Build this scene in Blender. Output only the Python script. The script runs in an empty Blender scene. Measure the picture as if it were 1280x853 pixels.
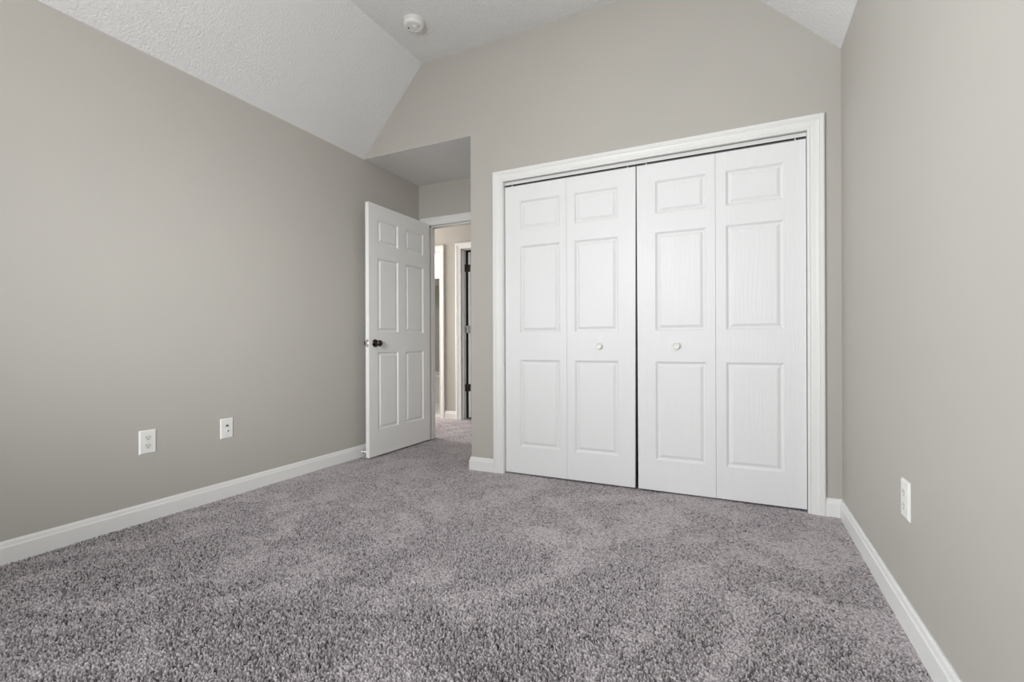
import bpy, bmesh, math
import numpy as np
from mathutils import Vector, Matrix

SC = bpy.context.scene
COL = SC.collection

# ------------------------------------------------------------------ camera, light, exposure
CAM_Y, CAM_Z, YAW, ROLL = -2.996, 0.92, math.radians(25.7224), -0.0035
cam = bpy.data.cameras.new('camera')
cam_ob = bpy.data.objects.new('camera', cam)
COL.objects.link(cam_ob)
cam.sensor_fit = 'HORIZONTAL'
cam.sensor_width = 36.0
cam.lens = 36.0 * 591.4742 / 1280.0
cam.shift_y = 3.57 / 1280.0
cam.clip_start = 0.05
cam_ob.matrix_world = (Matrix.Translation((0, CAM_Y, CAM_Z)) @ Matrix.Rotation(YAW, 4, 'Z')
                       @ Matrix.Rotation(math.pi / 2, 4, 'X') @ Matrix.Rotation(ROLL, 4, 'Z'))
SC.camera = cam_ob

world = bpy.data.worlds.new('world')
SC.world = world
world.use_nodes = True
world.node_tree.nodes['Background'].inputs[0].default_value = (0.85, 0.93, 1.0, 1)
world.node_tree.nodes['Background'].inputs[1].default_value = 1.0


def lamp(name, kind, loc, target, energy, color=(1, 1, 1), sx=1.0, sy=1.0):
    l = bpy.data.lights.new(name, kind)
    l.energy = energy
    l.color = color
    if kind == 'AREA':
        l.shape = 'RECTANGLE'
        l.size, l.size_y = sx, sy
    else:
        l.shadow_soft_size = sx
    o = bpy.data.objects.new(name, l)
    COL.objects.link(o)
    o.location = loc
    o.rotation_euler = (Vector(target) - Vector(loc)).to_track_quat('-Z', 'Y').to_euler()
    return o


# daylight from the left window, then two fills added at the rear window
DAY = (0.935, 0.975, 1.0)
lamp('left_window_daylight', 'AREA', (-2.70, -4.05, 1.20), (0.0, -4.05, 1.20), 34, DAY, 1.3, 1.4)
lamp('left_window_sky', 'AREA', (-2.70, -4.05, 1.30), (0.4, -1.6, 1.2), 23, DAY, 1.3, 1.4).data.spread = 1.4
lamp('left_wall_fill', 'AREA', (-0.40, -5.05, 1.60), (-2.80, -1.05, 1.05), 8, DAY, 1.2, 1.3).data.spread = 0.62  # added fill, aimed to brighten the left wall
lamp('closet_door_fill', 'AREA', (-0.40, -5.06, 1.50), (-1.6, 0.0, 0.9), 8, DAY, 1.2, 1.3).data.spread = 1.2  # added fill, lifts the closet doors
# unseen bounce fill added behind the camera to brighten vault and walls
lamp('ceiling_fill', 'AREA', (-1.10, -3.20, 1.90), (-1.1, -1.6, 3.05), 29, (0.985, 0.985, 0.975), 0.3, 0.3)
# even warm fill added at the hallway's closed end; lamp in the bathroom beyond
lamp('hallway_fill', 'AREA', (-5.05, 1.38, 1.40), (0, 1.38, 1.40), 72, (1.0, 0.975, 0.945), 0.8, 1.7)
lamp('bathroom_lamp', 'POINT', (-4.35, 2.6, 2.2), (-4.3, 2.6, 0), 20, (1.0, 0.985, 0.965), 0.12)

SC.view_settings.view_transform = 'Standard'
SC.view_settings.look = 'None'
SC.view_settings.exposure = -0.10
SC.view_settings.gamma = 1.0
SC.view_settings.use_curve_mapping = False
SC.cycles.max_bounces = 16
SC.cycles.diffuse_bounces = 10


# ------------------------------------------------------------------ materials
def mat(name, color, rough=0.5, metal=0.0, spec=0.5):
    m = bpy.data.materials.new(name)
    m.use_nodes = True
    b = m.node_tree.nodes['Principled BSDF']
    b.inputs['Base Color'].default_value = (*color, 1)
    b.inputs['Roughness'].default_value = rough
    b.inputs['Metallic'].default_value = metal
    b.inputs['Specular IOR Level'].default_value = spec
    return m


def add_noise(m, scale, detail=3.0, stretch=(1, 1, 1), rough=0.5):
    nt = m.node_tree
    tc = nt.nodes.new('ShaderNodeTexCoord')
    mp = nt.nodes.new('ShaderNodeMapping')
    mp.inputs['Scale'].default_value = stretch
    n = nt.nodes.new('ShaderNodeTexNoise')
    n.inputs['Scale'].default_value = scale
    n.inputs['Detail'].default_value = detail
    n.inputs['Roughness'].default_value = rough
    nt.links.new(tc.outputs['Object'], mp.inputs['Vector'])
    nt.links.new(mp.outputs['Vector'], n.inputs['Vector'])
    return n


def add_bump(m, sock, strength, dist):
    nt = m.node_tree
    b = nt.nodes.new('ShaderNodeBump')
    b.inputs['Strength'].default_value = strength
    b.inputs['Distance'].default_value = dist
    nt.links.new(sock, b.inputs['Height'])
    nt.links.new(b.outputs['Normal'], nt.nodes['Principled BSDF'].inputs['Normal'])
    return b


def mix_color(m, fac, c0, c1, lo=0.3, hi=0.7):
    nt = m.node_tree
    r = nt.nodes.new('ShaderNodeValToRGB')
    r.color_ramp.elements[0].position = lo
    r.color_ramp.elements[1].position = hi
    r.color_ramp.elements[0].color = (*c0, 1)
    r.color_ramp.elements[1].color = (*c1, 1)
    nt.links.new(fac, r.inputs['Fac'])
    nt.links.new(r.outputs['Color'], nt.nodes['Principled BSDF'].inputs['Base Color'])
    return r


M = {}
M['wall'] = mat('greige_wall_paint', (0.47, 0.435, 0.395), 0.55, 0, 0.3)
n = add_noise(M['wall'], 1.6, 2.0)
mix_color(M['wall'], n.outputs['Fac'], (0.468, 0.446, 0.410), (0.480, 0.456, 0.418), 0.3, 0.7)
n = add_noise(M['wall'], 260, 2.0)
add_bump(M['wall'], n.outputs['Fac'], 0.10, 0.0015)

M['ceiling'] = mat('white_textured_ceiling_paint', (0.80, 0.80, 0.795), 0.85, 0, 0.2)
n = add_noise(M['ceiling'], 85, 4.0, rough=0.6)
add_bump(M['ceiling'], n.outputs['Fac'], 0.75, 0.010)

M['trim'] = mat('white_trim_paint', (0.80, 0.795, 0.78), 0.35, 0, 0.4)
M['door'] = mat('white_bedroom_door_paint', (0.79, 0.785, 0.77), 0.38, 0, 0.4)
M['bifold'] = mat('white_grained_door_paint', (0.80, 0.80, 0.80), 0.36, 0, 0.4)
nt = M['bifold'].node_tree
tc = nt.nodes.new('ShaderNodeTexCoord')
mp = nt.nodes.new('ShaderNodeMapping')
mp.inputs['Scale'].default_value = (1.0, 1.0, 0.10)
wv = nt.nodes.new('ShaderNodeTexWave')
wv.wave_type = 'BANDS'
wv.bands_direction = 'X'
wv.inputs['Scale'].default_value = 14
wv.inputs['Distortion'].default_value = 9
wv.inputs['Detail'].default_value = 3
wv.inputs['Detail Scale'].default_value = 2.2
nt.links.new(tc.outputs['Object'], mp.inputs['Vector'])
nt.links.new(mp.outputs['Vector'], wv.inputs['Vector'])
add_bump(M['bifold'], wv.outputs['Fac'], 0.18, 0.0018)

M['plastic'] = mat('white_plastic', (0.82, 0.81, 0.78), 0.3)
M['receptacle'] = mat('pale_receptacle_plastic', (0.74, 0.73, 0.69), 0.35)
M['slot'] = mat('dark_slot', (0.012, 0.012, 0.012), 0.6)
M['pale_slot'] = mat('pale_slot', (0.34, 0.33, 0.31), 0.6)
M['bronze'] = mat('dark_polished_nickel', (0.10, 0.085, 0.075), 0.16, 1.0)
M['hinge'] = mat('dark_bronze_hinge', (0.075, 0.055, 0.042), 0.4, 0.7)
M['hinge_pale'] = mat('brushed_steel_hinge', (0.42, 0.41, 0.39), 0.4, 0.8)
M['steel'] = mat('bright_steel', (0.65, 0.64, 0.62), 0.3, 1.0)
M['rubber'] = mat('white_rubber', (0.72, 0.71, 0.68), 0.6)
M['track'] = mat('white_track_enamel', (0.76, 0.755, 0.74), 0.35)
M['black'] = mat('black_steel_and_gap_shade', (0.012, 0.012, 0.012), 0.4, 0.4)
M['tub'] = mat('white_enamel', (0.84, 0.83, 0.81), 0.15)
M['tile'] = mat('pale_vinyl_floor', (0.70, 0.68, 0.65), 0.3)
M['room_shade'] = mat('room_shade_paint', (0.05, 0.047, 0.044), 0.8)  # near-black colour paints in the darkness of the unlit room
M['detector'] = mat('detector_plastic', (0.78, 0.775, 0.75), 0.4)

# carpet: cut pile, shade between tufts painted in as dark flecks
M['carpet'] = mat('mauve_grey_carpet', (0.2, 0.19, 0.19), 1.0, 0, 0.0)
m = M['carpet']
nt = m.node_tree
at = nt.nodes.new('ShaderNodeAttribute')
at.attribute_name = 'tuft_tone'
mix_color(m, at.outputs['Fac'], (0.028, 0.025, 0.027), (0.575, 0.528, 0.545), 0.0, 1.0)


# ------------------------------------------------------------------ geometry helpers
class MB:
    def __init__(self):
        self.v, self.f, self.s = [], [], []

    def add(self, verts, faces, smooth=False):
        o = len(self.v)
        self.v += [tuple(p) for p in verts]
        self.f += [tuple(i + o for i in f) for f in faces]
        self.s += [smooth] * len(faces)

    def box(self, x0, x1, y0, y1, z0, z1):
        self.add([(x0, y0, z0), (x1, y0, z0), (x1, y1, z0), (x0, y1, z0),
                  (x0, y0, z1), (x1, y0, z1), (x1, y1, z1), (x0, y1, z1)],
                 [(0, 3, 2, 1), (4, 5, 6, 7), (0, 1, 5, 4), (1, 2, 6, 5), (2, 3, 7, 6), (3, 0, 4, 7)])

    def bevel_box(self, x0, x1, y0, y1, z0, z1, bv):
        bm = bmesh.new()
        bmesh.ops.create_cube(bm, size=1)
        for v in bm.verts:
            v.co = Vector((x0 + (v.co.x + .5) * (x1 - x0), y0 + (v.co.y + .5) * (y1 - y0), z0 + (v.co.z + .5) * (z1 - z0)))
        bmesh.ops.bevel(bm, geom=list(bm.edges), offset=bv, segments=2, profile=0.6, affect='EDGES')
        bm.verts.index_update()
        self.add([v.co for v in bm.verts], [[v.index for v in f.verts] for f in bm.faces])
        bm.free()

    def prism_y(self, poly, y0, y1):
        """polygon given in X,Z, extruded along Y"""
        n = len(poly)
        self.add([(x, y0, z) for x, z in poly] + [(x, y1, z) for x, z in poly],
                 [tuple(range(n)), tuple(range(2 * n - 1, n - 1, -1))]
                 + [(i, i + n, (i + 1) % n + n, (i + 1) % n) for i in range(n)])

    def sweep(self, path, prof, side, up):
        """sweep a closed profile (offset, height) along a mitred path; offset runs to `side` of the path in the plane normal to `up`"""
        up = Vector(up)
        P = [Vector(p) for p in path]
        rings = []
        for i, p in enumerate(P):
            d0 = (P[i] - P[i - 1]).normalized() if i > 0 else None
            d1 = (P[i + 1] - P[i]).normalized() if i < len(P) - 1 else None
            n0 = up.cross(d0) * side if d0 else None
            n1 = up.cross(d1) * side if d1 else None
            if n0 is None:
                off = n1
            elif n1 is None:
                off = n0
            else:
                off = (n0 + n1) / (1 + n0.dot(n1))
            rings.append([p + off * o + up * h for o, h in prof])
        k = len(prof)
        vs = [q for r in rings for q in r]
        fs = []
        for i in range(len(P) - 1):
            for j in range(k):
                a, b2 = i * k + j, i * k + (j + 1) % k
                fs.append((a, b2, b2 + k, a + k))
        fs.append(tuple(range(k)))
        fs.append(tuple(range(len(vs) - 1, len(vs) - k - 1, -1)))
        self.add(vs, fs)

    def lathe(self, prof, base, axis, seg=40, smooth=True):
        """profile (radius, height) turned about `axis` through `base`"""
        ax = Vector(axis).normalized()
        u = ax.orthogonal().normalized()
        w = ax.cross(u)
        base = Vector(base)
        vs, fs = [], []
        for r, h in prof:
            for k in range(seg):
                t = 2 * math.pi * k / seg
                vs.append(base + ax * h + (u * math.cos(t) + w * math.sin(t)) * r)
        for i in range(len(prof) - 1):
            for k in range(seg):
                a, b2 = i * seg + k, i * seg + (k + 1) % seg
                fs.append((a, b2, b2 + seg, a + seg))
        fs.append(tuple(range(seg - 1, -1, -1)))
        fs.append(tuple(range(len(vs) - seg, len(vs))))
        self.add(vs, fs, smooth)

    def build(self, name, material, parent=None, loc=None, fix=True):
        me = bpy.data.meshes.new(name)
        me.from_pydata(self.v, [], self.f)
        me.polygons.foreach_set('use_smooth', self.s)
        me.materials.append(material)
        if fix:
            bm = bmesh.new()
            bm.from_mesh(me)
            bmesh.ops.recalc_face_normals(bm, faces=bm.faces)
            if any(self.s):
                for e in bm.edges:
                    if len(e.link_faces) == 2 and e.calc_face_angle(0) > math.radians(40):
                        e.smooth = False
            bm.to_mesh(me)
            bm.free()
        o = bpy.data.objects.new(name, me)
        COL.objects.link(o)
        if parent is not None:
            o.parent = parent
        if loc is not None:
            o.location = loc
        return o


def tag(o, label=None, cat=None, group=None, kind=None):
    if label:
        o['label'] = label
    if cat:
        o['category'] = cat
    if group:
        o['group'] = group
    if kind:
        o['kind'] = kind
    return o


def empty(name, loc, rz=0.0):
    o = bpy.data.objects.new(name, None)
    COL.objects.link(o)
    o.location = loc
    o.rotation_euler = (0, 0, rz)
    o.empty_display_size = 0.1
    return o


def struct(name, mb, material, label=None, cat=None):
    return tag(mb.build(name, material), label, cat, None, 'structure')


# ------------------------------------------------------------------ the room's measures
XL, XR, XE = -2.7994, 0.4834, -1.7749          # left wall, right wall, corner of the closet wall
ZL, ZR, ZF = 2.451, 2.468, 3.089               # eaves left and right, flat ceiling
XS, XS2 = -2.2049, -0.138                      # creases of the vault
YB = -5.20                                     # wall behind the camera
YD0, YD1 = 0.7458, 0.8608                      # wall between bedroom and hallway
YH0, YH1 = 1.920, 2.035                        # far wall of the hallway
T = 0.15

# ------------------------------------------------------------------ floor: cut-pile carpet, real tufts
rng = np.random.default_rng(7)


def vnoise(x, y, s, seed):
    """smooth value noise"""
    r = np.random.default_rng(seed)
    tab = r.random((256, 256))
    gx, gy = x / s + 1000.0, y / s + 1000.0
    ix, iy = np.floor(gx).astype(int), np.floor(gy).astype(int)
    fx, fy = gx - ix, gy - iy
    fx, fy = fx * fx * (3 - 2 * fx), fy * fy * (3 - 2 * fy)
    g = lambda a, b_: tab[a % 256, b_ % 256]
    return ((g(ix, iy) * (1 - fx) + g(ix + 1, iy) * fx) * (1 - fy)
            + (g(ix, iy + 1) * (1 - fx) + g(ix + 1, iy + 1) * fx) * fy)


def nap(x, y):
    """where feet and the vacuum have laid the pile over: 0 upright, 1 laid"""
    c, s = math.cos(0.9), math.sin(0.9)
    u, v = x * c + y * s, -x * s + y * c
    wob = 0.25 * (vnoise(x, y, 0.35, 3) - 0.5)
    a = vnoise(u + wob, (v + wob) * 3.0, 0.30, 11)
    b2 = vnoise(u * 3.0 + wob, v + wob, 0.28, 12)
    c2 = vnoise(x, y, 0.075, 13)
    t = 0.45 * a + 0.35 * b2 + 0.20 * c2
    return np.clip((t - 0.46) / 0.20, 0, 1)


def carpet_height(x, y, cell=0.0058):
    gx, gy = x / cell, y / cell
    ix, iy = np.floor(gx).astype(int), np.floor(gy).astype(int)
    r = np.random.default_rng(21)
    N = 512
    jx, jy = r.random((N, N)), r.random((N, N))
    hh = 0.22 * r.random((N, N)) + (r.random((N, N)) < 0.17)
    best = np.full(x.shape, -9.0)
    tone = np.zeros(x.shape)
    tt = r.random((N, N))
    rr = 0.75 + 0.5 * r.random((N, N))
    lean = 0.35 * (vnoise(x, y, 0.5, 51) - 0.5)
    gx = gx + lean
    for dx in (-1, 0, 1):
        for dy in (-1, 0, 1):
            cx, cy = ix + dx, iy + dy
            a, b2 = cx % N, cy % N
            px = cx + 0.05 + 0.9 * jx[a, b2]
            py = cy + 0.05 + 0.9 * jy[a, b2]
            q = ((gx - px) ** 2 + (gy - py) ** 2) * rr[a, b2]
            h = -0.0085 * hh[a, b2] - 0.0065 * np.minimum(q / 0.30, 1.5) ** 2.2
            m_ = h > best
            best = np.where(m_, h, best)
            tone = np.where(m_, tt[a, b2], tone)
    fine = (vnoise(x, y, 0.0034, 31) - 0.5) * 0.0030
    lay_light = np.clip(0.42 * nap(x, y) + 0.75 * np.clip((y + 2.0) / 1.3, 0, 1), 0, 1)  # nap plus a made-up gradient that brightens the carpet towards the closet
    k = 1.50 - 1.28 * lay_light
    tone = np.clip(0.10 + 0.95 * tone ** 0.55 + 0.55 * (vnoise(x, y, 0.0030, 61) - 0.5) + 0.07 * (nap(x, y) - 0.4) + 0.20 * (lay_light - 0.45), 0, 1)  # gap shade and far brightening go into the tuft colour
    TONES.append(tone.ravel())
    return np.maximum(best, -0.022) * k + fine * k + 0.0015 + 0.003 * (vnoise(x, y, 0.22, 41) - 0.5)


TONES = []


def grid_block(xs, ys, zfun):
    X, Y = np.meshgrid(xs, ys, indexing='xy')
    Z = zfun(X, Y)
    nx, ny = len(xs), len(ys)
    V = np.stack([X, Y, Z], -1).reshape(-1, 3)
    i = np.arange(nx * ny).reshape(ny, nx)
    F = np.stack([i[:-1, :-1], i[:-1, 1:], i[1:, 1:], i[1:, :-1]], -1).reshape(-1, 4)
    return V, F


def flat(a, b_):
    TONES.append(np.full(a.size, 0.65))
    return a * 0 - 0.004


blocks = [
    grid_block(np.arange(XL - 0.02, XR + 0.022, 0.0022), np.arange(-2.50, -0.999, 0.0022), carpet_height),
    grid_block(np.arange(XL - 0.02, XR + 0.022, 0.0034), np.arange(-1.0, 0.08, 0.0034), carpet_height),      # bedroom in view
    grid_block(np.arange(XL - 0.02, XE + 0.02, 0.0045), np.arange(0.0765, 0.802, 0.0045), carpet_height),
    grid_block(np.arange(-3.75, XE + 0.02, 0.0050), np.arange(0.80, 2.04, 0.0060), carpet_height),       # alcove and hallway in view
    grid_block(np.linspace(XL - 0.02, XR + 0.02, 3), np.linspace(YB - 0.02, -2.50, 3), flat),
    grid_block(np.linspace(XE + 0.02, XR + 0.02, 3), np.linspace(0.0765, 2.04, 3), flat),
    grid_block(np.linspace(-5.1, -3.75, 3), np.linspace(0.80, 2.04, 3), flat),
]
VV, FF, off = [], [], 0
for V, F in blocks:
    VV.append(V)
    FF.append(F + off)
    off += len(V)
VV, FF = np.concatenate(VV), np.concatenate(FF)
me = bpy.data.meshes.new('floor')
me.vertices.add(len(VV))
me.vertices.foreach_set('co', VV.astype(np.float32).ravel())
me.loops.add(FF.size)
me.loops.foreach_set('vertex_index', FF.astype(np.int32).ravel())
me.polygons.add(len(FF))
me.polygons.foreach_set('loop_start', np.arange(0, FF.size, 4, dtype=np.int32))
me.polygons.foreach_set('use_smooth', np.ones(len(FF), dtype=bool))
me.update(calc_edges=True)
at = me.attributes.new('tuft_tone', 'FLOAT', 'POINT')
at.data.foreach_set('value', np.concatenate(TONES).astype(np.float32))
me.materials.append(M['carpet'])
fl = bpy.data.objects.new('floor', me)
COL.objects.link(fl)
tag(fl, 'mauve grey cut-pile carpet over the whole floor', 'carpet', None, 'structure')

# ------------------------------------------------------------------ walls
w = MB()
LY0, LY1, WZ0, WZ1 = -4.72, -3.38, 0.52, 2.22   # window in the left wall, behind the camera
w.box(XL - T, XL, YB - T, LY0, -0.05, ZL)
w.box(XL - T, XL, LY1, YD0 + 0.02, -0.05, ZL)
w.box(XL - T, XL, LY0, LY1, -0.05, WZ0)
w.box(XL - T, XL, LY0, LY1, WZ1, ZL)
struct('wall_left', w, M['wall'], 'long greige wall on the left with two cover plates', 'wall')

w = MB()
w.box(XR, XR + T, YB - T, YD1, -0.05, ZR)
struct('wall_right', w, M['wall'], 'greige wall on the right beside the closet', 'wall')

CL0, CL1, CTOP = -1.524, 0.344, 2.085           # rough opening of the closet
w = MB()
w.prism_y([(XL, ZL), (XR, ZL), (XR, ZR), (XS2, ZF), (XS, ZF)], 0, 0.115)
w.box(XE, CL0, 0, 0.115, -0.05, ZL)
w.box(CL0, CL1, 0, 0.115, CTOP, ZL)
w.box(CL1, XR, 0, 0.115, -0.05, ZL)
w.box(XE, XE + 0.10, 0.115, YD0, -0.05, ZL)      # side of the closet along the entry alcove
struct('wall_closet', w, M['wall'], 'greige wall around and above the white closet doors', 'wall')

WX0, WX1 = -1.10, 0.30     # window behind the camera
w = MB()
w.prism_y([(XL, WZ1), (XR, WZ1), (XR, ZR), (XS2, ZF), (XS, ZF), (XL, ZL)], YB - T, YB)
w.box(XL, WX0, YB - T, YB, -0.05, WZ1)
w.box(WX1, XR, YB - T, YB, -0.05, WZ1)
w.box(WX0, WX1, YB - T, YB, -0.05, WZ0)
struct('wall_rear', w, M['wall'], 'greige wall with a window behind the viewer', 'wall')

DO0, DO1, DTOP = -2.712, -1.838, 2.066          # rough opening of the bedroom door
w = MB()
w.box(-5.1, DO0, YD0, YD1, -0.05, 2.45)
w.box(DO1, XR + T, YD0, YD1, -0.05, 2.45)
w.box(DO0, DO1, YD0, YD1, DTOP, 2.45)
struct('wall_alcove', w, M['wall'], 'greige wall with the bedroom doorway at the back of the alcove', 'wall')

A0, A1, B0, B1, HTOP = -4.12, -3.350, -3.072, -2.28, 2.088   # openings across the hallway
w = MB()
for x0, x1 in ((-5.1, A0), (A1, B0), (B1, XR + T)):
    w.box(x0, x1, YH0, YH1, -0.05, 2.45)
for x0, x1 in ((A0, A1), (B0, B1)):
    w.box(x0, x1, YH0, YH1, HTOP, 2.45)
struct('wall_hallway', w, M['wall'], 'greige wall across the hallway between two white door frames', 'wall')
w = MB()
w.box(-5.2, -5.1, YD0, 4.2, -0.05, 2.5)
w.box(XR, XR + T, YD1, YH1, -0.05, 2.5)
struct('wall_hallway_ends', w, M['wall'], 'greige walls closing both ends of the hallway', 'wall')

w = MB()                                         # bathroom beyond the hallway
w.box(-5.1, -3.12, 3.92, 4.04, -0.05, 2.5)
w.box(-3.24, -3.12, YH1, 3.92, -0.05, 2.5)
struct('wall_bathroom', w, M['wall'], 'grey wall of the room seen through the narrow left doorway', 'wall')
w = MB()
w.box(-5.1, -3.24, 3.15, 3.92, 1.98, 2.46)
w.box(-5.1, -3.24, 3.13, 3.15, 1.94, 1.985)
w.box(-5.1, -3.24, 3.145, 3.92, 1.94, 1.98)
struct('trim_bulkhead', w, M['trim'], 'white bulkhead high up inside the left hallway doorway', 'bulkhead')
w = MB()
w.box(-5.1, -3.24, 2.04, 3.92, -0.06, -0.004)
struct('floor_bathroom', w, M['tile'], 'pale floor beyond the left hallway doorway', 'floor')

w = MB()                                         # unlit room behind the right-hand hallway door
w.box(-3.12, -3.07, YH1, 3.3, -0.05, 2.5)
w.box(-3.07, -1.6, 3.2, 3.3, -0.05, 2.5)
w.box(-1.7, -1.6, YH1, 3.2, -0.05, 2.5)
struct('wall_dark_room', w, M['room_shade'], 'dark walls behind the hinged door across the hallway', 'wall')
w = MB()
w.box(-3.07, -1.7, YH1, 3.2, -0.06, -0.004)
struct('floor_dark_room', w, M['room_shade'], 'dark floor behind the hinged door across the hallway', 'floor')

# ------------------------------------------------------------------ ceilings
w = MB()
w.prism_y([(XL - T, ZL - T * 1.074), (XL - T, ZL + 0.05), (XS - .05, ZF + .12), (XS2 + .05, ZF + .12), (XR + T, ZR + 0.05),
           (XR + T, ZR - T), (XR, ZR), (XS2, ZF), (XS, ZF), (XL, ZL)], YB - T, 0)
struct('ceiling', w, M['ceiling'], 'white textured vaulted ceiling with two slopes', 'ceiling')
w = MB()
w.box(XL, XR, 0.002, YD0 + 0.001, ZL - 0.0015, ZL + 0.08)
struct('ceiling_alcove', w, M['ceiling'], 'low textured ceiling over the entry alcove', 'ceiling')
w = MB()
w.box(-5.2, XR + T, YD1, YH0, 2.45, 2.55)
w.box(-5.2, -1.5, YH0, 4.1, 2.45, 2.55)
struct('ceiling_hallway', w, M['ceiling'], 'textured ceiling of the hallway', 'ceiling')

# ------------------------------------------------------------------ baseboards
BH = 0.0954
BASE = [(-0.004, -0.02), (0.014, -0.02), (0.014, 0.068), (0.0125, 0.0715), (0.0105, 0.073), (0.0095, 0.077),
        (0.0085, 0.085), (0.0060, 0.091), (0.0040, 0.0935), (0.0036, BH), (-0.004, BH)]
UP = (0, 0, 1)
w = MB()
w.sweep([(XL, YD0, 0), (XL, YB, 0)], BASE, 1, UP)
struct('baseboard_left', w, M['trim'], 'white baseboard along the left wall', 'baseboard')
w = MB()
w.sweep([(XR, YB, 0), (XR, 0, 0), (0.4053, 0, 0)], BASE, 1, UP)
struct('baseboard_right', w, M['trim'], 'white baseboard along the right wall up to the closet frame', 'baseboard')
w = MB()
w.sweep([(-1.588, 0, 0), (XE, 0, 0), (XE, YD0, 0), (-1.80, YD0, 0)], BASE, 1, UP)
struct('baseboard_closet', w, M['trim'], 'short white baseboard wrapping the wall corner left of the closet', 'baseboard')
w = MB()
w.sweep([(-3.126, YH0, 0), (-3.296, YH0, 0)], BASE, 1, UP)
w.sweep([(-3.24, 3.92, 0), (-5.1, 3.92, 0)], BASE, 1, UP)
struct('baseboard_hallway', w, M['trim'], 'white baseboard between the two hallway door frames', 'baseboard')

# ------------------------------------------------------------------ door frames
def casing_prof(wd):
    s = wd / 0.0784
    return [(0, -0.004), (0, 0.0085), (0.003 * s, 0.0105), (0.0085 * s, 0.0112), (0.0115 * s, 0.0085), (0.014 * s, 0.0085),
            (0.017 * s, 0.0105), (0.036 * s, 0.0120), (0.047 * s, 0.0145), (0.052 * s, 0.0178), (0.057 * s, 0.0160), (0.060 * s, 0.0180),
            (0.072 * s, 0.0180), (0.0768 * s, 0.0160), (wd, 0.0120), (wd, -0.004)]


FWD = (0, -1, 0)
# closet: casing, jamb lining
w = MB()
w.sweep([(-1.5118, 0, -0.02), (-1.5118, 0, 2.0678), (0.3325, 0, 2.0678), (0.3325, 0, -0.02)], casing_prof(0.0760), 1, FWD)
w.box(CL0 - .001, -1.508, -0.002, 0.116, -0.02, 2.0715)
w.box(0.330, CL1 + .001, -0.002, 0.116, -0.02, 2.0715)
w.box(CL0 - .001, CL1 + .001, -0.002, 0.116, 2.0715, CTOP + .001)
struct('trim_1', w, M['trim'], 'wide white moulded frame around the closet opening', 'door frame')
w = MB()
w.box(-1.507, 0.329, 0.0235, 0.0260, 2.0470, 2.0713)
w.box(-1.507, 0.329, 0.0490, 0.0515, 2.0470, 2.0713)
w.box(-1.507, 0.329, 0.0235, 0.0515, 2.0690, 2.0713)
track = struct('trim_2', w, M['track'], 'white sliding track under the top of the closet frame', 'track')

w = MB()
w.box(-1.506, 0.328, 0.0262, 0.0488, 2.0480, 2.0688)  # solid black fill standing in for the shade inside the track
w.build('gap_shade', M['black'], track)

# bedroom doorway
w = MB()
w.sweep([(-2.7010, YD0, -0.02), (-2.7010, YD0, 2.0535), (-1.850, YD0, 2.0535), (-1.850, YD0, -0.02)], casing_prof(0.0735), 1, FWD)
w.sweep([(-2.7010, YD1, -0.02), (-2.7010, YD1, 2.0535), (-1.850, YD1, 2.0535), (-1.850, YD1, -0.02)], casing_prof(0.07), -1, (0, 1, 0))
w.box(DO0 - .001, -2.6970, YD0 - .002, YD1 + .002, -0.02, 2.057)
w.box(-1.853, DO1 + .001, YD0 - .002, YD1 + .002, -0.02, 2.057)
w.box(DO0 - .001, DO1 + .001, YD0 - .002, YD1 + .002, 2.057, DTOP + .001)
w.box(-2.6975, -2.6860, YD0 + .040, YD0 + .075, -0.02, 2.057)          # door stop strips
w.box(-1.864, -1.8525, YD0 + .040, YD0 + .075, -0.02, 2.057)
w.box(-2.6975, -1.8525, YD0 + .040, YD0 + .075, 2.046, 2.0575)
struct('trim_3', w, M['trim'], 'white frame of the open bedroom doorway in the alcove', 'door frame')

# hallway frames
w = MB()
w.sweep([(A0 + .013, YH0, -0.02), (A0 + .013, YH0, HTOP - .012), (A1 - .013, YH0, HTOP - .012), (A1 - .013, YH0, -0.02)], casing_prof(0.07), 1, FWD)
w.box(A0 - .001, A0 + .016, YH0 - .002, YH1 + .002, -0.02, HTOP - .009)
w.box(A1 - .016, A1 + .001, YH0 - .002, YH1 + .002, -0.02, HTOP - .009)
w.box(A0 - .001, A1 + .001, YH0 - .002, YH1 + .002, HTOP - .009, HTOP + .001)
struct('trim_4', w, M['trim'], 'white frame of the left doorway across the hallway', 'door frame')
w = MB()
w.sweep([(B0 + .020, YH0, -0.02), (B0 + .020, YH0, HTOP - .012), (B1 - .013, YH0, HTOP - .012), (B1 - .013, YH0, -0.02)], casing_prof(0.0735), 1, FWD)
w.box(B0 - .001, B0 + .016, YH0 - .002, YH1 + .002, -0.02, HTOP - .009)
w.box(B1 - .016, B1 + .001, YH0 - .002, YH1 + .002, -0.02, HTOP - .009)
w.box(B0 - .001, B1 + .001, YH0 - .002, YH1 + .002, HTOP - .009, HTOP + .001)
w.box(B0 + .0155, B0 + .024, YH0 + .045, YH0 + .078, -0.02, HTOP - .009)
w.box(B0 + .0155, B1 - .0155, YH0 + .045, YH0 + .078, HTOP - .020, HTOP - .0085)
struct('trim_5', w, M['trim'], 'white frame of the right doorway across the hallway', 'door frame')

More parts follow.
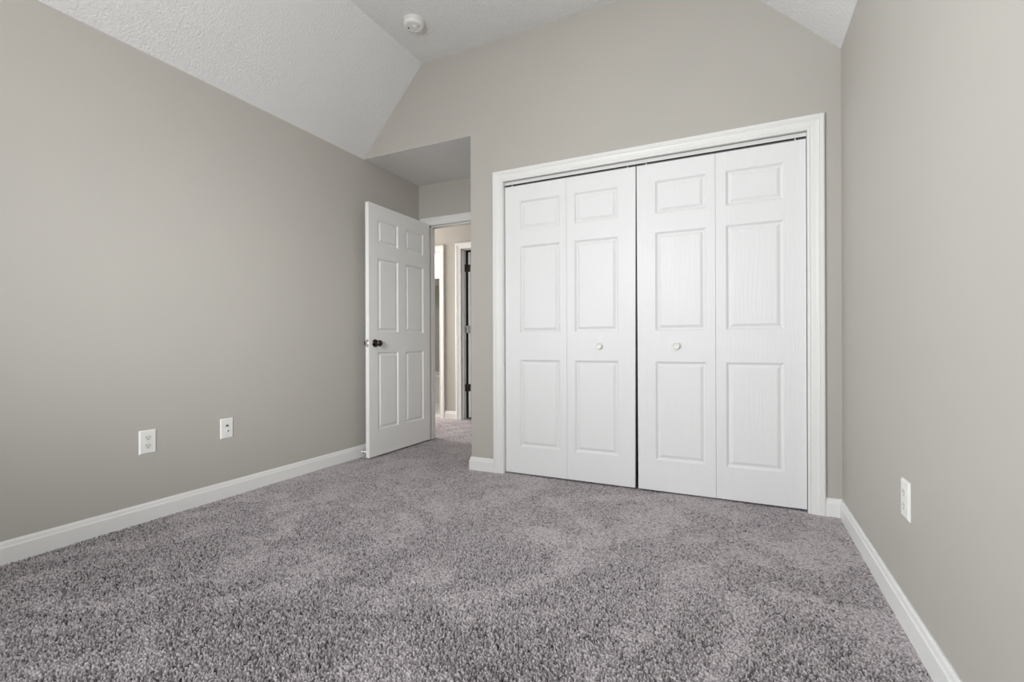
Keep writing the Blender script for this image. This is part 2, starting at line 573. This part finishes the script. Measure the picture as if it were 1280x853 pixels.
# windows behind the camera
WPROF = [(0, -.002), (0, .012), (.06, .018), (.07, .018), (.07, -.002)]
w = MB()
w.sweep([(WX0, YB, WZ0), (WX0, YB, WZ1), (WX1, YB, WZ1), (WX1, YB, WZ0), (WX0, YB, WZ0)], WPROF, -1, (0, 1, 0))
for x0, x1 in ((WX0, WX0 + .05), (WX1 - .05, WX1)):
    w.box(x0, x1, YB - .12, YB - .07, WZ0, WZ1)
for z0, z1 in ((WZ0, WZ0 + .05), (1.53, 1.57), (WZ1 - .05, WZ1)):
    w.box(WX0, WX1, YB - .12, YB - .07, z0, z1)
struct('window_1', w, M['trim'], 'white window frame in the wall behind the viewer', 'window')
w = MB()
w.sweep([(XL, LY0, WZ0), (XL, LY0, WZ1), (XL, LY1, WZ1), (XL, LY1, WZ0), (XL, LY0, WZ0)], WPROF, 1, (1, 0, 0))
for y0, y1 in ((LY0, LY0 + .05), (LY1 - .05, LY1)):
    w.box(XL - .12, XL - .07, y0, y1, WZ0, WZ1)
for z0, z1 in ((WZ0, WZ0 + .05), (1.53, 1.57), (WZ1 - .05, WZ1)):
    w.box(XL - .12, XL - .07, LY0, LY1, z0, z1)
struct('window_2', w, M['trim'], 'white window frame in the left wall behind the viewer', 'window')


# ------------------------------------------------------------------ doors
RING = [(0.0, 0.0), (0.0030, 0.0030), (0.0120, 0.0105), (0.0165, 0.0110), (0.0340, 0.0022), (0.0355, 0.0022)]


def moulded_face(mb, wd, ht, panels, y, sgn):
    """one face of a moulded panel door in the plane y, its outside towards -sgn*Y"""
    xs = sorted({0, wd} | {p for q in panels for p in (q[0], q[1])})
    zs = sorted({0, ht} | {p for q in panels for p in (q[2], q[3])})
    for i in range(len(xs) - 1):
        for j in range(len(zs) - 1):
            if any(q[0] <= xs[i] and q[1] >= xs[i + 1] and q[2] <= zs[j] and q[3] >= zs[j + 1] for q in panels):
                continue
            mb.add([(xs[i], y, zs[j]), (xs[i + 1], y, zs[j]), (xs[i + 1], y, zs[j + 1]), (xs[i], y, zs[j + 1])], [(0, 1, 2, 3)])
    for x0, x1, z0, z1 in panels:
        vs, fs = [], []
        for a, d in RING:
            yy = y + sgn * d
            vs += [(x0 + a, yy, z0 + a), (x1 - a, yy, z0 + a), (x1 - a, yy, z1 - a), (x0 + a, yy, z1 - a)]
        for k in range(len(RING) - 1):
            for c in range(4):
                fs.append((4 * k + c, 4 * k + (c + 1) % 4, 4 * k + 4 + (c + 1) % 4, 4 * k + 4 + c))
        e = 4 * (len(RING) - 1)
        fs.append((e, e + 1, e + 2, e + 3))
        mb.add(vs, fs)


def door_slab(wd, ht, t, panels):
    mb = MB()
    moulded_face(mb, wd, ht, panels, 0.0, 1)
    moulded_face(mb, wd, ht, panels, t, -1)
    xs = [0, wd]
    mb.add([(0, 0, 0), (wd, 0, 0), (wd, t, 0), (0, t, 0), (0, 0, ht), (wd, 0, ht), (wd, t, ht), (0, t, ht)],
           [(0, 3, 2, 1), (4, 5, 6, 7), (1, 2, 6, 5), (3, 0, 4, 7)])
    # close seams so that normals come out consistent
    bm = bmesh.new()
    vs = [bm.verts.new(v) for v in mb.v]
    for f in mb.f:
        bm.faces.new([vs[i] for i in f])
    bmesh.ops.remove_doubles(bm, verts=bm.verts, dist=1e-5)
    bm.verts.index_update()
    out = MB()
    out.add([v.co.copy() for v in bm.verts], [[v.index for v in f.verts] for f in bm.faces])
    bm.free()
    return out


# bedroom door: stands open at a right angle, seen on its hallway face
DW, DH, DZ = 0.815, 2.043, 0.015
d = tag(empty('door_1', (-2.657, -0.100, DZ), math.pi / 2), 'white six-panel bedroom door standing open against the left wall', 'door', None, 'structure')
zs = [(0.222, 0.857), (1.024, 1.626), (1.743, 1.940)]
pan = [(a, b_, z0 - DZ, z1 - DZ) for a, b_ in ((0.105, 0.361), (0.462, 0.720)) for z0, z1 in zs]
door_slab(DW, DH, 0.035, pan).build('door_slab', M['door'], d)
KZ = 0.929 - DZ
k = MB()
k.lathe([(0.0325, 0.0), (0.0325, 0.004), (0.030, 0.0075), (0.020, 0.010), (0.014, 0.012)], (0.068, 0, KZ), (0, -1, 0))
ro = k.build('rosette', M['bronze'], d)
k = MB()
KNOB = [(0.011, 0.010), (0.011, 0.026), (0.016, 0.031), (0.0235, 0.038), (0.0262, 0.047), (0.0255, 0.055), (0.021, 0.061), (0.010, 0.064), (0.002, 0.0645)]
k.lathe(KNOB, (0.068, 0, KZ), (0, -1, 0))
k.build('knob', M['bronze'], d)
k = MB()
k.lathe([(0.0325, 0.0), (0.0325, 0.004), (0.030, 0.0075), (0.020, 0.010), (0.014, 0.012)], (0.068, 0.035, KZ), (0, 1, 0))
k.build('rosette', M['bronze'], d)
k = MB()
k.lathe(KNOB, (0.068, 0.035, KZ), (0, 1, 0))
k.build('knob', M['bronze'], d)
k = MB()
k.bevel_box(-0.0015, 0.004, 0.0055, 0.0295, KZ - 0.029, KZ + 0.029, 0.0007)
lp = k.build('latch_plate', M['steel'], d)
k = MB()
k.bevel_box(-0.0095, 0.0, 0.0105, 0.0245, KZ - 0.009, KZ + 0.009, 0.001)
k.build('latch_bolt', M['steel'], lp)

# closet: two bifold doors of two leaves each
PZ = [(0.200, 0.808), (0.997, 1.604), (1.718, 1.921)]
BZ0, BTOP, BT = 0.012, 2.032, 0.032
BY = 0.020


def bifold(name, label, leaves, knob_x, pins, skew):
    x00 = leaves[0][0]
    root = tag(empty(name, (x00, BY, BZ0)), label, 'closet door', 'closet bifold doors', 'structure')
    for x0, x1, p0, p1 in leaves:
        pn = [(p0 - x0, p1 - x0, z0 - BZ0, z1 - BZ0) for z0, z1 in PZ]
        sl = door_slab(x1 - x0, BTOP - BZ0, BT, pn)
        for i, v in enumerate(sl.v):               # the meeting edges lean together towards the top
            if skew > 0 and x1 == leaves[-1][1] and v[0] > x1 - x0 - 0.02:
                sl.v[i] = (v[0] + skew * v[2] / 2.02, v[1], v[2])
            if skew < 0 and x0 == leaves[0][0] and v[0] < 0.02:
                sl.v[i] = (v[0] + skew * v[2] / 2.02, v[1], v[2])
        sl.build('door_leaf', M['bifold'], root, (x0 - x00, 0, 0))
    kb = MB()
    kb.lathe([(0.0120, 0.0), (0.0105, 0.003), (0.0100, 0.008), (0.0130, 0.011), (0.0190, 0.0140), (0.0212, 0.0180), (0.0206, 0.0215),
              (0.0180, 0.0236), (0.0150, 0.0230), (0.0125, 0.0196), (0.0085, 0.0190), (0.0060, 0.0206), (0.0035, 0.0212), (0.001, 0.0213)],
             (knob_x - x00, 0.0, 0.905 - BZ0), (0, -1, 0))
    kb.build('knob', M['plastic'], root)
    for px in pins:
        p = MB()
        p.lathe([(0.0042, 0.0), (0.0042, 0.030)], (px - x00, 0.0175, BTOP - BZ0 - 0.004), (0, 0, 1), 14)
        pp = p.build('pivot_pin', M['plastic'], root)
        p = MB()
        p.box(px - x00 - 0.030, px - x00 + 0.030, 0.006, 0.029, BTOP - BZ0, BTOP - BZ0 + 0.0022)
        p.build('bracket', M['black'], pp)


bifold('door_2', 'left white bifold closet door, nearer the bedroom doorway',
       [(-1.5035, -1.0462, -1.3885, -1.0935), (-1.0447, -0.5970, -0.9895, -0.6990)], -0.8235, (-1.455, -0.640), 0.0095)
bifold('door_3', 'right white bifold closet door, nearer the right wall',
       [(-0.5765, -0.1285, -0.4695, -0.1785), (-0.1270, 0.3265, -0.0720, 0.2210)], -0.3475, (-0.525, 0.278), -0.0045)

# hallway: the right-hand door, open into the dark room, seen on its hinge edge
hx = -3.059
d = tag(empty('door_4', (hx + 0.031, YH1 + 0.012, 0.012), 0), 'white door swung into the dark room off the hallway, showing its hinges', 'door', None, 'structure')
mb = door_slab(0.72, 2.045, 0.035, [(a, b_, z0, z1) for a, b_ in ((0.10, 0.315), (0.405, 0.62)) for z0, z1 in ((0.21, 0.845), (1.01, 1.61), (1.73, 1.925))])
s = mb.build('door_slab', M['door'], d, (0.035, 0, 0))
s.rotation_euler = (0, 0, math.pi / 2)
for z, mm in ((1.845, 'hinge'), (1.089, 'hinge_pale'), (0.368, 'hinge')):
    h = MB()
    h.box(-0.0285, -0.0255, -0.045, -0.004, z - 0.045, z + 0.045)
    h.box(0.0005, 0.030, -0.0025, 0.0005, z - 0.045, z + 0.045)
    h.lathe([(0.0075, -0.046), (0.0075, 0.046)], (-0.012, -0.004, z), (0, 0, 1), 16)
    h.box(-0.025, 0.010, -0.0055, -0.0025, z - 0.042, z + 0.042)
    h.build('hinge', M[mm], d)


# ------------------------------------------------------------------ things on the walls and ceiling
def plate(root, wd=0.080, ht=0.124):
    p = MB()
    a, b_, t = wd / 2, ht / 2, 0.0065
    ring = [(1.0, 0.0), (1.0, 0.002), (0.0, 0.0)]
    vs = []
    for ins, y in ((0, 0.004), (0, -0.0020), (0.0055, -t)):
        vs += [(-a + ins, y, -b_ + ins), (a - ins, y, -b_ + ins), (a - ins, y, b_ - ins), (-a + ins, y, b_ - ins)]
    fs = [(3, 2, 1, 0), (8, 9, 10, 11)]
    for k2 in range(2):
        for c in range(4):
            fs.append((4 * k2 + c, 4 * k2 + (c + 1) % 4, 4 * k2 + 4 + (c + 1) % 4, 4 * k2 + 4 + c))
    p.add(vs, fs)
    return p.build('cover_plate', M['plastic'], root), t


def screw(root, z, y):
    q = MB()
    q.lathe([(0.0034, 0.0), (0.0034, 0.0008), (0.0020, 0.0014)], (0, -y, z), (0, -1, 0), 16)
    s2 = q.build('screw', M['receptacle'], root)
    return s2


def outlet(loc, rz, label, sm):
    """duplex outlet, its front towards local -Y"""
    root = tag(empty('wall_outlet', loc, rz), label, 'outlet', 'duplex wall outlets')
    _, t = plate(root)
    for zc in (0.0215, -0.0215):
        q = MB()
        n_ = 28
        pts = []
        for i in range(n_):
            an = 2 * math.pi * i / n_
            pts.append((0.0172 * math.cos(an), max(-0.0142, min(0.0142, 0.0172 * math.sin(an)))))
        q.add([(x, -t + 0.001, zc + z) for x, z in pts] + [(x * 0.97, -t - 0.0016, zc + z * 0.97) for x, z in pts],
              [tuple(range(n_)), tuple(range(2 * n_ - 1, n_ - 1, -1))] + [(i, (i + 1) % n_, (i + 1) % n_ + n_, i + n_) for i in range(n_)])
        rc = q.build('receptacle', M['receptacle'], root)
        for dx, hh in ((-0.0066, 0.0044), (0.0066, 0.0036)):
            q = MB()
            q.box(dx - 0.0013, dx + 0.0013, -t - 0.0021, -t, zc + 0.0035 - hh, zc + 0.0035 + hh)
            q.build('slot', M[sm], rc)
        q = MB()
        q.lathe([(0.0027, 0.0), (0.0027, 0.0021)], (0, -t, zc - 0.0078), (0, -1, 0), 16)
        q.build('ground_hole', M[sm], rc)
    screw(root, 0.0, t)
    return root


outlet((XL, -1.592, 0.4130), math.pi / 2, 'duplex power outlet on the left wall, nearer the camera', 'slot')
outlet((XR, -1.068, 0.4130), -math.pi / 2, 'duplex power outlet on the right wall near the closet', 'pale_slot')

root = tag(empty('jack_plate', (XL, -1.168, 0.4153), math.pi / 2), 'white phone and cable jack plate on the left wall, nearer the open door', 'jack plate')
_, t = plate(root, 0.0785, 0.1205)
q = MB()
q.bevel_box(-0.0130, 0.0130, -t - 0.0012, -t + .001, 0.0060, 0.0300, 0.0006)
ja = q.build('phone_jack', M['receptacle'], root)
q = MB()
pts = [(-0.0095, 0.0125), (0.0095, 0.0125), (0.0095, 0.0165), (0.0055, 0.0165), (0.0055, 0.0215), (-0.0055, 0.0215), (-0.0055, 0.0165), (-0.0095, 0.0165)]
q.prism_y([(x, z) for x, z in pts], -t - 0.0020, -t - 0.0005)
q.build('jack_opening', M['slot'], ja)
q = MB()
q.lathe([(0.0072, 0.0), (0.0072, 0.002), (0.0052, 0.0022), (0.0050, 0.0080), (0.0042, 0.0082)], (0, -t, -0.0145), (0, -1, 0), 24)
co = q.build('cable_jack', M['receptacle'], root)
q = MB()
q.lathe([(0.0040, 0.0), (0.0040, 0.0003)], (0, -t - 0.0081, -0.0145), (0, -1, 0), 20)
q.build('jack_opening', M['slot'], co)
screw(root, 0.0475, t)
screw(root, -0.0475, t)

# smoke detector on the flat ceiling; built hanging along -Z from its base
root = tag(empty('smoke_detector', (-1.966, -0.416, ZF)), 'round white smoke detector on the flat part of the ceiling', 'smoke detector')
q = MB()
q.lathe([(0.070, 0.004), (0.070, -0.008), (0.067, -0.010)], (0, 0, 0), (0, 0, 1), 64)
q.build('base', M['detector'], root)
q = MB()
q.lathe([(0.0645, -0.009), (0.0665, -0.013), (0.0655, -0.028), (0.061, -0.036), (0.050, -0.0405), (0.047, -0.0405), (0.045, -0.0390), (0.022, -0.0405), (0.001, -0.0410)],
        (0, 0, 0), (0, 0, 1), 64)
cv = q.build('cover', M['detector'], root)
for i in range(24):
    an = 2 * math.pi * i / 24
    q = MB()
    c, s2 = math.cos(an), math.sin(an)
    for r0, r1, z0, z1 in ((0.0635, 0.0668, -0.0255, -0.0160),):
        q.add([(c * r0 - s2 * 0.0050, s2 * r0 + c * 0.0050, z0), (c * r0 + s2 * 0.0050, s2 * r0 - c * 0.0050, z0),
               (c * r1 + s2 * 0.0050, s2 * r1 - c * 0.0050, z0), (c * r1 - s2 * 0.0050, s2 * r1 + c * 0.0050, z0),
               (c * r0 - s2 * 0.0050, s2 * r0 + c * 0.0050, z1), (c * r0 + s2 * 0.0050, s2 * r0 - c * 0.0050, z1),
               (c * r1 + s2 * 0.0050, s2 * r1 - c * 0.0050, z1), (c * r1 - s2 * 0.0050, s2 * r1 + c * 0.0050, z1)],
              [(0, 3, 2, 1), (4, 5, 6, 7), (0, 1, 5, 4), (1, 2, 6, 5), (2, 3, 7, 6), (3, 0, 4, 7)])
    q.build('vent_rib', M['receptacle'], cv)
q = MB()
q.lathe([(0.016, -0.039), (0.016, -0.0440), (0.0135, -0.0455), (0.001, -0.0460)], (0.012, -0.006, 0), (0, 0, 1), 32)
q.build('test_button', M['plastic'], root)
q = MB()
q.lathe([(0.0055, -0.037), (0.0055, -0.0418), (0.001, -0.0420)], (-0.036, -0.010, 0), (0, 0, 1), 20)
q.build('indicator', M['slot'], root)
q = MB()
q.lathe([(0.0050, -0.037), (0.0050, -0.0415), (0.001, -0.0417)], (0.034, 0.004, 0), (0, 0, 1), 20)
q.build('sounder_hole', M['hinge_pale'], root)

# door stop on the baseboard
root = tag(empty('door_stop', (XL + 0.014, -0.040, 0.0430)), 'small white-tipped door stop on the left baseboard behind the open door', 'door stop')
q = MB()
q.lathe([(0.0130, -0.001), (0.0130, 0.003), (0.0090, 0.008), (0.0060, 0.012)], (0, 0, 0), (1, 0, 0), 28)
q.build('base', M['rubber'], root)
q = MB()
prof = [(0.0045, 0.010)]
for i in range(14):
    prof += [(0.0058, 0.012 + i * 0.0034), (0.0046, 0.0137 + i * 0.0034)]
q.lathe(prof, (0, 0, 0), (1, 0, 0), 20)
q.build('spring', M['steel'], root)
q = MB()
q.lathe([(0.0075, 0.058), (0.0095, 0.060), (0.0095, 0.073), (0.0075, 0.0755), (0.001, 0.076)], (0, 0, 0), (1, 0, 0), 24)
q.build('rubber_tip', M['rubber'], root)

# bathtub seen through the left doorway of the hallway
root = tag(empty('bathtub', (-4.30, 3.54, -0.004)), 'white bathtub glimpsed through the narrow left doorway of the hallway', 'bathtub')
q = MB()
q.box(-0.72, 0.72, -0.385, -0.345, 0.0, 0.405)
q.box(-0.72, 0.72, 0.33, 0.37, 0.0, 0.405)
q.box(-0.72, -0.66, -0.345, 0.33, 0.0, 0.405)
q.box(0.66, 0.72, -0.345, 0.33, 0.0, 0.405)
q.box(-0.66, 0.66, -0.345, 0.33, 0.0, 0.10)
q.box(-0.60, 0.60, -0.389, -0.385, 0.05, 0.055)
q.box(-0.60, 0.60, -0.389, -0.385, 0.34, 0.345)
q.build('tub_body', M['tub'], root)
q = MB()
for x0, x1, y0, y1 in ((-0.74, 0.74, -0.405, -0.30), (-0.74, 0.74, 0.29, 0.375), (-0.74, -0.62, -0.30, 0.29), (0.62, 0.74, -0.30, 0.29)):
    q.bevel_box(x0, x1, y0, y1, 0.395, 0.445, 0.010)
q.build('rim', M['tub'], root)
